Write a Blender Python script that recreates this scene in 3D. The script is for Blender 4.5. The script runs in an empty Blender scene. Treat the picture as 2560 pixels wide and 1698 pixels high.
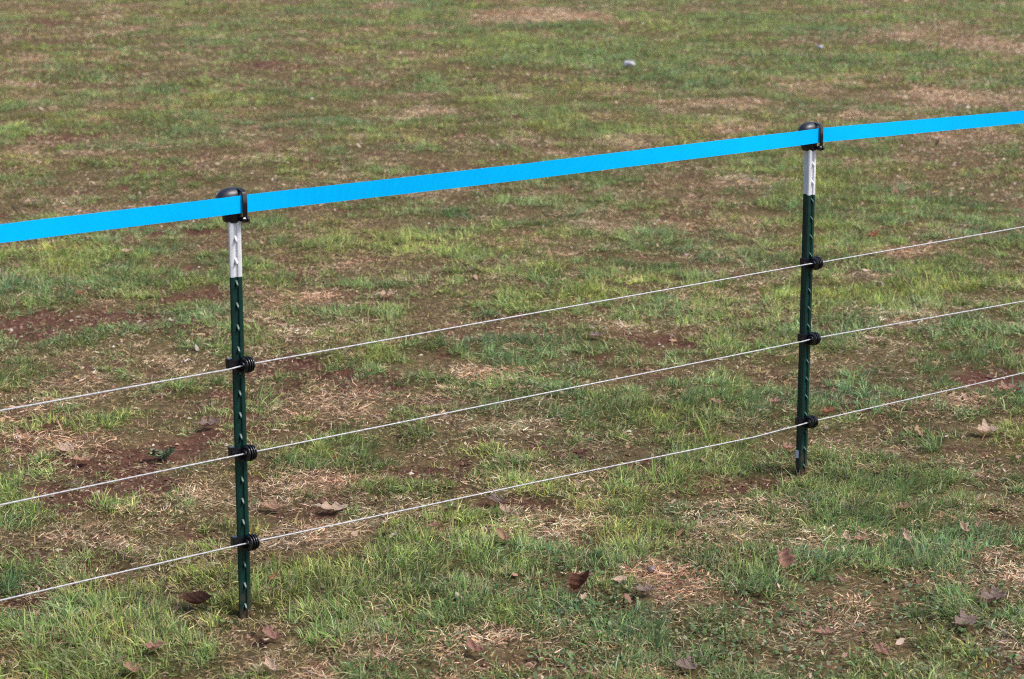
import bpy, bmesh, math, random
import numpy as np
from mathutils import Vector, Matrix

scene = bpy.context.scene
col = scene.collection
R = math.radians

# ------------------------------------------------------------------ camera
CAM_H, CAM_F, CAM_P = 1.8336, 5533.0, 0.22          # height, focal length in 2560-px units, pitch
cam_d = bpy.data.cameras.new('camera')
cam = bpy.data.objects.new('camera', cam_d); col.objects.link(cam)
cam.location = (0, 0, CAM_H)
cam.rotation_euler = (math.pi / 2 - CAM_P, 0, 0)
cam_d.sensor_width = 36; cam_d.lens = CAM_F * 36 / 2560
cam_d.clip_start = 0.1; cam_d.clip_end = 3000
cam_d.dof.use_dof = True; cam_d.dof.focus_distance = 6.0; cam_d.dof.aperture_fstop = 6.5
scene.camera = cam

# ------------------------------------------------------------------ sky, sun, exposure
SUN_AZ, SUN_EL = 76, 53                              # degrees right of straight-behind-the-camera, height
world = bpy.data.worlds.new('World'); scene.world = world
world.use_nodes = True
wn = world.node_tree.nodes; wn.clear()
sky = wn.new('ShaderNodeTexSky'); sky.sky_type = 'NISHITA'; sky.sun_disc = False
sky.sun_elevation = R(SUN_EL); sky.sun_rotation = R(180 - SUN_AZ)
sky.air_density = 1.0; sky.dust_density = 3.0; sky.ozone_density = 0.8
bg = wn.new('ShaderNodeBackground'); bg.inputs['Strength'].default_value = 0.09
wo = wn.new('ShaderNodeOutputWorld')
world.node_tree.links.new(sky.outputs[0], bg.inputs[0]); world.node_tree.links.new(bg.outputs[0], wo.inputs[0])
sun_d = bpy.data.lights.new('sun', 'SUN'); sun_d.energy = 1.5; sun_d.angle = R(13); sun_d.color = (1, 0.96, 0.91)
sun = bpy.data.objects.new('sun', sun_d); col.objects.link(sun)
sv = Vector((math.sin(R(SUN_AZ)) * math.cos(R(SUN_EL)), -math.cos(R(SUN_AZ)) * math.cos(R(SUN_EL)), math.sin(R(SUN_EL))))
sun.rotation_euler = sv.to_track_quat('Z', 'Y').to_euler()
scene.view_settings.view_transform = 'Standard'; scene.view_settings.look = 'None'
scene.view_settings.exposure = 1.27; scene.view_settings.gamma = 1
scene.view_settings.use_curve_mapping = False
scene.cycles.use_denoising = False
scene.cycles.filter_width = 1.15

# ------------------------------------------------------------------ helpers
rng = np.random.default_rng(11)
random.seed(11)

def ground_at(px, py, z=0.0):
    """a spot of the field as seen at (px, py) of a 2364 x 1568 view, on the plane of height z"""
    px = np.asarray(px, float) * 2560 / 2364; py = np.asarray(py, float) * 2560 / 2364
    X = (px - 1280) / CAM_F; u = -(py - 849) / CAM_F
    dy = math.cos(CAM_P) + u * math.sin(CAM_P); dz = -math.sin(CAM_P) + u * math.cos(CAM_P)
    t = (z - CAM_H) / dz
    return X * t, dy * t

def hash2(ix, iy, seed):
    h = (ix.astype(np.int64) * 374761393 + iy.astype(np.int64) * 668265263 + seed * 974711) & 0x7fffffff
    h = ((h ^ (h >> 13)) * 1274126177) & 0x7fffffff
    h = h ^ (h >> 16)
    return (h & 0xffffff) / float(0xffffff)

def vnoise(x, y, seed):
    ix = np.floor(x); iy = np.floor(y); fx = x - ix; fy = y - iy
    fx = fx * fx * fx * (fx * (fx * 6 - 15) + 10); fy = fy * fy * fy * (fy * (fy * 6 - 15) + 10)
    a = hash2(ix, iy, seed); b = hash2(ix + 1, iy, seed); c = hash2(ix, iy + 1, seed); d = hash2(ix + 1, iy + 1, seed)
    return (a + (b - a) * fx + (c - a) * fy + (a - b - c + d) * fx * fy) * 2 - 1

def fbm(x, y, size, octv, seed):
    s = np.zeros_like(x); amp = 1.0; tot = 0
    ca, sa = math.cos(0.7), math.sin(0.7); u, v = x / size, y / size
    for o in range(octv):
        s += amp * vnoise(u, v, seed + o * 17); tot += amp; amp *= 0.55
        u, v = (ca * u - sa * v) * 2.03 + 3.1, (sa * u + ca * v) * 2.03 + 7.7
    return s / tot

def tag(o, label=None, cat=None, group=None, kind=None):
    if label: o['label'] = label
    if cat: o['category'] = cat
    if group: o['group'] = group
    if kind: o['kind'] = kind
    return o

def empty(name, loc, rz=0):
    o = bpy.data.objects.new(name, None); col.objects.link(o)
    o.location = loc; o.rotation_euler = (0, 0, rz); o.empty_display_size = 0.05
    return o

def mesh_from_bm(name, bm, mat, smooth=None):
    me = bpy.data.meshes.new(name); bm.normal_update(); bm.to_mesh(me); bm.free()
    if mat: me.materials.append(mat)
    if smooth is not None:
        me.polygons.foreach_set('use_smooth', [True] * len(me.polygons))
        me.set_sharp_from_angle(angle=R(smooth))
    return me

def link(name, me, parent=None, loc=(0, 0, 0), rot=(0, 0, 0)):
    o = bpy.data.objects.new(name, me); col.objects.link(o)
    o.parent = parent; o.location = loc; o.rotation_euler = rot
    return o

def bm_box(bm, c, s, bevel=0.0):
    g = bmesh.ops.create_cube(bm, size=1, matrix=Matrix.Translation(c) @ Matrix.Diagonal((*s, 1)))
    if bevel:
        es = set()
        for v in g['verts']: es.update(v.link_edges)
        bmesh.ops.bevel(bm, geom=list(es), offset=bevel, segments=2, affect='EDGES')

def bm_lathe(bm, prof, n, M):
    """revolve (axial, radius) pairs about local X, placed by matrix M; ends closed"""
    rings = []
    for a, r in prof:
        rings.append([bm.verts.new(M @ Vector((a, r * math.cos(2 * math.pi * k / n), r * math.sin(2 * math.pi * k / n)))) for k in range(n)])
    for p, q in zip(rings[:-1], rings[1:]):
        for k in range(n):
            bm.faces.new((p[k], p[(k + 1) % n], q[(k + 1) % n], q[k]))
    bm.faces.new(rings[0][::-1]); bm.faces.new(rings[-1])

def bm_sweep(bm, pts, prof_fn, closed_prof=True, caps=True):
    """loft rings given by prof_fn(i, point) -> list of Vectors"""
    rings = [[bm.verts.new(v) for v in prof_fn(i, p)] for i, p in enumerate(pts)]
    n = len(rings[0])
    for p, q in zip(rings[:-1], rings[1:]):
        for k in range(n if closed_prof else n - 1):
            bm.faces.new((p[k], p[(k + 1) % n], q[(k + 1) % n], q[k]))
    if caps and closed_prof:
        bm.faces.new(rings[0][::-1]); bm.faces.new(rings[-1])

# ------------------------------------------------------------------ materials
def new_mat(name):
    m = bpy.data.materials.new(name); m.use_nodes = True
    nt = m.node_tree
    return m, nt, nt.nodes['Principled BSDF'], nt.nodes['Material Output']

def noise_node(nt, scale, detail=4, rough=0.6, coord=None):
    n = nt.nodes.new('ShaderNodeTexNoise'); n.inputs['Scale'].default_value = scale
    n.inputs['Detail'].default_value = detail; n.inputs['Roughness'].default_value = rough
    if coord: nt.links.new(coord, n.inputs['Vector'])
    return n

def ramp(nt, src, stops):
    r = nt.nodes.new('ShaderNodeValToRGB'); e = r.color_ramp.elements
    while len(e) < len(stops): e.new(0.5)
    for k, (p, c) in enumerate(stops): e[k].position = p; e[k].color = (*c, 1)
    nt.links.new(src, r.inputs['Fac'])
    return r

def obj_coord(nt):
    return nt.nodes.new('ShaderNodeTexCoord').outputs['Object']

def solid_mat(name, c1, c2, scale, rough, spec=0.5, bump=0.0, bscale=400, coat=0):
    m, nt, b, o = new_mat(name)
    co = obj_coord(nt)
    n = noise_node(nt, scale, 5, 0.65, co)
    r = ramp(nt, n.outputs['Fac'], [(0.32, c1), (0.68, c2)])
    nt.links.new(r.outputs['Color'], b.inputs['Base Color'])
    b.inputs['Roughness'].default_value = rough; b.inputs['Specular IOR Level'].default_value = spec
    b.inputs['Coat Weight'].default_value = coat
    if bump:
        n2 = noise_node(nt, bscale, 3, 0.6, co)
        bu = nt.nodes.new('ShaderNodeBump'); bu.inputs['Strength'].default_value = bump; bu.inputs['Distance'].default_value = 0.001
        nt.links.new(n2.outputs['Fac'], bu.inputs['Height']); nt.links.new(bu.outputs['Normal'], b.inputs['Normal'])
    return m

def post_paint(name, c1, c2, chip, rough):
    m, nt, b, o = new_mat(name); co = obj_coord(nt)
    base = ramp(nt, noise_node(nt, 60, 5, 0.65, co).outputs['Fac'], [(0.32, c1), (0.68, c2)])
    def mix(fac, a, col):
        mx = nt.nodes.new('ShaderNodeMix'); mx.data_type = 'RGBA'
        nt.links.new(fac, mx.inputs['Factor']); nt.links.new(a, mx.inputs['A']); mx.inputs['B'].default_value = (*col, 1)
        return mx.outputs['Result']
    chips = ramp(nt, noise_node(nt, 110, 4, 0.7, co).outputs['Fac'], [(0.72, (0, 0, 0)), (0.76, (1, 1, 1))])
    c = mix(chips.outputs['Color'], base.outputs['Color'], chip)
    sp = nt.nodes.new('ShaderNodeSeparateXYZ'); nt.links.new(co, sp.inputs[0])
    mr = nt.nodes.new('ShaderNodeMapRange'); nt.links.new(sp.outputs['Z'], mr.inputs['Value'])
    mr.inputs['From Min'].default_value = 0.09; mr.inputs['From Max'].default_value = -0.01
    mud = nt.nodes.new('ShaderNodeMath'); mud.operation = 'MULTIPLY'
    nm = ramp(nt, noise_node(nt, 45, 4, 0.7, co).outputs['Fac'], [(0.38, (0, 0, 0)), (0.62, (1, 1, 1))])
    nt.links.new(mr.outputs['Result'], mud.inputs[0]); nt.links.new(nm.outputs['Color'], mud.inputs[1])
    c = mix(mud.outputs[0], c, (0.13, 0.075, 0.05))
    nt.links.new(c, b.inputs['Base Color']); b.inputs['Roughness'].default_value = rough; b.inputs['Specular IOR Level'].default_value = 0.32
    n2 = noise_node(nt, 250, 3, 0.6, co); bu = nt.nodes.new('ShaderNodeBump'); bu.inputs['Strength'].default_value = 0.25; bu.inputs['Distance'].default_value = 0.001
    nt.links.new(n2.outputs['Fac'], bu.inputs['Height']); nt.links.new(bu.outputs['Normal'], b.inputs['Normal'])
    return m
M_GREEN = post_paint('worn green enamel', (0.0026, 0.023, 0.018), (0.0050, 0.035, 0.028), (0.035, 0.035, 0.03), 0.38)
M_WHITE = post_paint('worn white enamel', (0.56, 0.56, 0.59), (0.68, 0.68, 0.70), (0.36, 0.36, 0.36), 0.45)
M_BLACK = solid_mat('black plastic', (0.006, 0.006, 0.009), (0.010, 0.010, 0.014), 90, 0.2, 0.6, 0.2, 500)
M_CAP = solid_mat('cap plastic', (0.010, 0.010, 0.018), (0.016, 0.016, 0.028), 90, 0.40, 0.55, 0.2, 500)  # bluish tint puts the sky's reflection on the dome into its base colour
M_PAPER = solid_mat('white scrap', (0.36, 0.34, 0.38), (0.46, 0.45, 0.48), 30, 0.6, 0.3)
M_STICK = solid_mat('sticker', (0.55, 0.56, 0.72), (0.68, 0.69, 0.80), 200, 0.45, 0.4)

def wire_mat():
    m, nt, b, o = new_mat('white polywire')
    co = obj_coord(nt)
    n = noise_node(nt, 220, 3, 0.6, co)
    r = ramp(nt, n.outputs['Fac'], [(0.3, (0.30, 0.30, 0.32)), (0.7, (0.56, 0.55, 0.56))])
    nt.links.new(r.outputs['Color'], b.inputs['Base Color'])
    b.inputs['Roughness'].default_value = 0.55
    return m
M_WIRE = wire_mat()

def tape_mat():
    m, nt, b, o = new_mat('blue woven tape')
    co = obj_coord(nt)
    w = nt.nodes.new('ShaderNodeTexWave'); w.wave_type = 'BANDS'; w.bands_direction = 'Z'
    w.inputs['Scale'].default_value = 130; w.inputs['Distortion'].default_value = 0.4
    nt.links.new(co, w.inputs['Vector'])
    n = noise_node(nt, 14, 4, 0.6, co)
    r = ramp(nt, n.outputs['Fac'], [(0.3, (0.0, 0.395, 0.84)), (0.7, (0.0, 0.43, 0.89))])
    nt.links.new(r.outputs['Color'], b.inputs['Base Color'])
    bu = nt.nodes.new('ShaderNodeBump'); bu.inputs['Strength'].default_value = 0.25; bu.inputs['Distance'].default_value = 0.0006
    nt.links.new(w.outputs['Fac'], bu.inputs['Height']); nt.links.new(bu.outputs['Normal'], b.inputs['Normal'])
    b.inputs['Roughness'].default_value = 0.7; b.inputs['Specular IOR Level'].default_value = 0.04
    return m
M_TAPE = tape_mat()

def foliage_mat(name, rough, spec, trans):
    m, nt, b, o = new_mat(name)
    at = nt.nodes.new('ShaderNodeAttribute'); at.attribute_name = 'Col'
    nt.links.new(at.outputs['Color'], b.inputs['Base Color'])
    b.inputs['Roughness'].default_value = rough; b.inputs['Specular IOR Level'].default_value = spec
    tr = nt.nodes.new('ShaderNodeBsdfTranslucent'); nt.links.new(at.outputs['Color'], tr.inputs['Color'])
    mx = nt.nodes.new('ShaderNodeMixShader'); mx.inputs['Fac'].default_value = trans
    nt.links.new(b.outputs[0], mx.inputs[1]); nt.links.new(tr.outputs[0], mx.inputs[2]); nt.links.new(mx.outputs[0], o.inputs['Surface'])
    return m
M_BLADE = foliage_mat('grass blade', 0.5, 0.18, 0.28)
M_STRAW = foliage_mat('dry grass blade', 0.7, 0.10, 0.15)
M_CRUMB = foliage_mat('leaf crumb', 0.8, 0.2, 0.05)

def ground_mat():
    m, nt, b, o = new_mat('turf and soil')
    co = obj_coord(nt)
    at = nt.nodes.new('ShaderNodeAttribute'); at.attribute_name = 'Col'
    n = noise_node(nt, 38, 6, 0.7, co)
    r = ramp(nt, n.outputs['Fac'], [(0.28, (0.45, 0.43, 0.41)), (0.5, (0.95, 0.95, 0.95)), (0.72, (1.55, 1.5, 1.42))])
    mx = nt.nodes.new('ShaderNodeMix'); mx.data_type = 'RGBA'; mx.blend_type = 'MULTIPLY'; mx.inputs['Factor'].default_value = 1
    nt.links.new(at.outputs['Color'], mx.inputs['A']); nt.links.new(r.outputs['Color'], mx.inputs['B'])
    nt.links.new(mx.outputs['Result'], b.inputs['Base Color'])
    n2 = noise_node(nt, 75, 6, 0.72, co)
    bu = nt.nodes.new('ShaderNodeBump'); bu.inputs['Strength'].default_value = 0.9; bu.inputs['Distance'].default_value = 0.012
    nt.links.new(n2.outputs['Fac'], bu.inputs['Height']); nt.links.new(bu.outputs['Normal'], b.inputs['Normal'])
    b.inputs['Roughness'].default_value = 0.95; b.inputs['Specular IOR Level'].default_value = 0.04
    return m
M_GROUND = ground_mat()

# ------------------------------------------------------------------ what grows where
# patches of the field: lush grass (G), straw thatch (S), bare soil (B): centre, half sizes, strength
G = [(740,1050,130,38,1.2),(820,1030,80,30,.8),(1000,1280,210,60,.9),(1180,1270,130,60,1.1),(700,1370,150,45,1),(200,1490,230,70,1.2),(60,1450,120,50,.6),
     (60,680,110,40,.8),(240,640,110,45,.7),(150,605,140,30,.8),(330,690,80,25,.6),(620,515,45,18,1.2),(300,600,120,25,.5),(1300,640,230,40,.6),(1200,790,130,28,.7),
     (1250,900,180,40,.8),(1370,960,110,35,.8),(1500,940,130,45,.8),(1290,850,90,25,.7),(1700,1040,85,30,1.1),(1890,1130,110,45,.9),(1950,1200,180,45,.8),
     (2050,1300,230,45,.9),(2250,1250,110,45,.8),(1690,1350,75,30,1.1),(1600,700,130,30,.6),(1960,500,180,60,.6),(2060,690,140,40,.8),(2150,620,120,30,.6),
     (1480,1120,110,30,.6),(950,985,60,25,1.1),(880,830,60,20,.8),(380,270,80,16,1),(440,300,75,13,1),(45,300,45,12,.9),(1320,125,190,22,.8),(1700,190,190,26,.7),
     (1480,150,90,28,.9),(60,870,90,30,.7),(190,970,90,26,.9),(1350,420,80,18,.7),(1440,310,100,16,.6),(2250,820,80,30,.6),(560,600,60,25,.5),(900,560,160,30,.5),
     (1090,560,120,30,.5),(640,470,60,12,.7),(770,1420,120,35,.7),(540,1420,80,25,.8),(1550,1480,140,35,.6),(900,1340,120,40,.7),(2200,1400,120,30,.5),(1830,230,60,14,.5),
     (420,570,60,18,.4),(1150,700,150,30,.4),(2120,120,150,25,.4),(1700,60,180,20,.4),(430,1160,50,25,.6),(60,1190,70,30,.6),(350,1230,60,25,.4),(900,1130,70,22,.9),
     (1440,1010,60,22,.7),(470,1195,40,18,.7),(130,540,90,16,.6),(700,220,120,14,.4),(480,70,60,10,.6),(1200,100,200,18,.4),(2290,560,90,26,.5),(2120,870,110,30,.5),
     (2200,660,90,22,.7),(1840,600,60,25,.5),(1980,1080,110,25,.6),(1420,1320,100,35,.6),(1090,1410,90,30,.7),(330,1420,120,35,.5),(1580,1040,90,25,.5)]
S = [(1230,35,130,14,1.2),(1330,42,90,9,1),(880,15,50,7,1),(90,137,50,6,1.2),(200,358,70,7,1.3),(60,350,45,9,1),(40,195,45,6,1),(420,150,60,7,.8),(1000,255,65,10,1.1),
     (1850,200,95,20,.8),(1700,240,100,16,.7),(2230,230,150,24,.9),(2150,80,130,18,.8),(2300,110,90,16,.7),(820,935,130,22,1),(980,925,60,20,.7),(1090,870,85,26,.8),
     (170,1020,140,26,1.1),(700,1120,110,20,1),(680,1255,120,34,1.2),(800,1235,90,22,.8),(1270,1220,100,34,1.4),(1900,1450,115,45,1.3),(2330,1310,60,45,1.1),(2330,1480,60,40,.9),
     (2270,1085,70,22,.8),(2100,730,90,20,.7),(2190,950,100,26,.9),(1500,1345,100,28,1.1),(880,1415,40,17,1.3),(1400,530,75,13,.8),(1110,1500,120,30,.7),(1790,1170,110,22,.8),
     (1950,1250,50,20,.6),(2100,1210,80,20,.5),(1850,330,120,20,.6),(1450,330,90,14,.6),(1960,270,110,16,.6),(700,690,90,16,.5),(1290,590,80,12,.5),(2110,590,60,14,.8),(470,880,90,25,.5),
     (640,960,60,22,.6),(330,1270,110,20,.9),(520,1290,80,22,.6),(1620,1230,60,25,.6),(560,1030,60,20,.5),(1750,420,90,14,.4),(2250,320,100,14,.5),(150,880,80,22,.4),(60,950,80,22,.5)]
B = [(150,740,150,17,1),(70,770,90,16,.8),(250,1150,170,32,1),(330,1110,110,26,.8),(120,1290,140,22,1),(420,1020,60,18,.8),(310,1065,70,18,.9),(595,1090,25,30,1),
     (1550,785,110,18,1.1),(1050,780,75,13,.9),(680,840,90,26,.8),(760,740,80,14,.7),(880,905,60,14,.6),(1250,1040,80,18,.8),(1000,1090,130,20,.7),(1150,1160,80,20,.9),
     (700,1195,60,20,.9),(740,1165,40,14,.8),(2080,1150,130,18,1),(2250,1130,55,12,.9),(1450,1420,65,16,1),(1680,1380,55,14,1),(1550,1235,40,12,.6),(2300,870,90,16,.8),(1180,1560,140,16,.9),
     (600,1490,75,20,.8),(740,1555,80,15,.6),(450,690,80,12,.8),(390,740,70,12,.6),(130,320,70,9,.9),(200,330,60,8,.6),(2310,1370,60,22,.8),(520,780,60,12,.6),(340,960,60,14,.5),
     (1490,1060,50,12,.7),(30,1395,60,14,.9),(100,50,60,7,.6),(120,100,60,6,.7),(700,160,60,8,.6),(600,150,80,8,.5),(450,545,120,10,.5),(250,560,120,10,.5),(1380,990,70,12,.4),
     (2180,860,80,12,.5),(1640,1060,40,10,.6),(960,95,60,8,.5),(1750,1090,90,14,.6),(2000,1520,90,14,.7),(840,1250,50,12,.6),(1090,1030,60,14,.5)]

def patch_table(L):
    A = np.array(L, float)
    cx, cy = ground_at(A[:, 0], A[:, 1])
    x1, _ = ground_at(A[:, 0] + A[:, 2], A[:, 1])
    _, yn = ground_at(A[:, 0], A[:, 1] + A[:, 3]); _, yf = ground_at(A[:, 0], np.maximum(A[:, 1] - A[:, 3], -60))
    return np.c_[cx, cy, x1 - cx, (yf - yn) / 2, A[:, 4]]
TG, TS, TB = patch_table(G), patch_table(S), patch_table(B)

def patch_sum(T, x, y):
    s = np.zeros_like(x)
    for cx, cy, rx, ry, w in T:
        m = (np.abs(x - cx) < rx * 2.2) & (np.abs(y - cy) < ry * 2.2)
        if not m.any(): continue
        q = ((x[m] - cx) / rx) ** 2 + ((y[m] - cy) / ry) ** 2
        s[m] += w * np.exp(-np.clip(q, 0, 9) ** 1.3 * 0.8)
    return s

def fields(x, y):
    wx = x + 0.10 * fbm(x, y, 0.30, 3, 71); wy = y + 0.13 * fbm(x, y, 0.30, 3, 91)
    g = patch_sum(TG, wx, wy); s = patch_sum(TS, wx, wy); b = patch_sum(TB, wx, wy)
    big = fbm(x, y, 1.5, 2, 5); mid = fbm(x, y, 0.30, 3, 25); fin = fbm(x, y, 0.10, 2, 45)
    mid2 = fbm(x, y, 0.36, 3, 125); fin2 = fbm(x, y, 0.12, 2, 145)
    far = np.clip((y - 8.5) / 7, 0, 1)
    side = np.clip(x / (0.12 * np.maximum(y, 4)), -1, 1)             # the left of the field is barer, the right greener
    gd = np.clip(0.68 + 0.09 * side + (0.22 + 0.25 * np.clip((y - 9) / 8, 0, 1)) * big + (1.10 - 0.30 * far) * mid + (0.95 - 0.60 * far) * fin + 0.65 * g - 0.52 * s - 0.62 * b, 0.03, 1.3)
    sd = np.clip(0.60 + 0.62 * mid2 + 0.45 * fin2 + 0.7 * s - 0.18 * g - 0.35 * b, 0.06, 1.4)
    bd = np.clip(-0.06 - 0.07 * side + 0.95 * b + (0.75 - 0.25 * far) * fbm(x, y, 0.30, 3, 205) + (0.7 - 0.4 * far) * fbm(x, y, 0.085, 2, 235) - 0.5 * g - 0.3 * s, 0, 1)
    return gd, sd, bd

def height(x, y):
    fade = np.clip((60 - np.hypot(x, y)) / 30, 0, 1)
    dip = sum(np.exp(-((x - px) ** 2 + (y - py) ** 2) / 0.07 ** 2) for px, py in ((-0.648, 5.12), (0.868, 6.375)))
    return -0.014 * dip + (0.020 * (1 - dip) * fbm(x, y, 1.1, 3, 301) + 0.011 * fbm(x, y, 0.24, 3, 321) + 0.007 * fbm(x, y, 0.07, 2, 341)) * fade

# ------------------------------------------------------------------ the ground: one sheet to the horizon
def build_ground():
    ys = [-400, -120, -40, -12, -4, 0, 2, 3] + list(3.0 * np.exp(np.arange(1, 430) * 0.0058)) + [42, 55, 80, 140, 300, 900]
    ys = np.array(ys); nc = 330
    u = np.linspace(-1, 1, nc)
    hw = np.clip(ys, 3, 60) * 0.27 + 1.3
    X = hw[:, None] * u[None, :]
    ex = np.array([2.5, 12, 60, 400.0])
    X = np.concatenate([-(hw[:, None] + ex[None, ::-1]), X, hw[:, None] + ex[None, :]], 1)
    Y = np.repeat(ys[:, None], X.shape[1], 1)
    nr, ncc = X.shape
    x, y = X.ravel(), Y.ravel()
    gd, sd, bd = fields(x, y)
    z = height(x, y) - 0.012 * bd + 0.010 * np.clip(gd - 0.4, 0, 1) + 0.006 * bd * fbm(x, y, 0.055, 2, 361)
    verts = np.c_[x, y, z]
    i = (np.arange(nr - 1)[:, None] * ncc + np.arange(ncc - 1)[None, :]).ravel()
    faces = np.c_[i, i + 1, i + ncc + 1, i + ncc]
    me = bpy.data.meshes.new('ground')
    me.vertices.add(len(verts)); me.vertices.foreach_set('co', verts.ravel().astype(np.float32))
    me.loops.add(faces.size); me.loops.foreach_set('vertex_index', faces.ravel().astype(np.int32))
    me.polygons.add(len(faces)); me.polygons.foreach_set('loop_start', (np.arange(len(faces)) * 4).astype(np.int32))
    me.update(calc_edges=True)
    me.polygons.foreach_set('use_smooth', np.ones(len(faces), bool))
    soil = np.array([0.112, 0.054, 0.038]); thatch = np.array([0.150, 0.110, 0.058]); shaded_moss = np.array([0.056, 0.062, 0.020])  # moss tone darkened: shade between the blades is put into the ground colour
    t = 0.5 + 0.5 * fbm(x, y, 0.06, 3, 401)
    c = thatch[None] * (0.75 + 0.4 * t[:, None])
    k = np.clip(gd * 0.9, 0, 0.8)[:, None]; c = c * (1 - k) + shaded_moss[None] * k
    k = np.clip((sd - 0.75) * 1.1, 0, 0.9)[:, None]; c = c * (1 - k) + np.array([0.27, 0.195, 0.125])[None] * (0.75 + 0.4 * t[:, None]) * k
    k = np.clip(bd * 1.6 + 0.08, 0, 1)[:, None]; c = c * (1 - k) + soil[None] * (0.8 + 0.4 * t[:, None]) * k
    a = me.color_attributes.new('Col', 'FLOAT_COLOR', 'POINT')
    a.data.foreach_set('color', np.c_[c, np.ones(len(c))].ravel().astype(np.float32))
    me.materials.append(M_GROUND)
    o = link('ground', me); tag(o, 'trampled field of short patchy grass, straw and brown soil', kind='structure')
    return o
build_ground()

def ground_z(x, y):
    x = np.atleast_1d(np.asarray(x, float)); y = np.atleast_1d(np.asarray(y, float))
    gd, sd, bd = fields(x, y)
    return height(x, y) - 0.012 * bd + 0.010 * np.clip(gd - 0.4, 0, 1)

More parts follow.
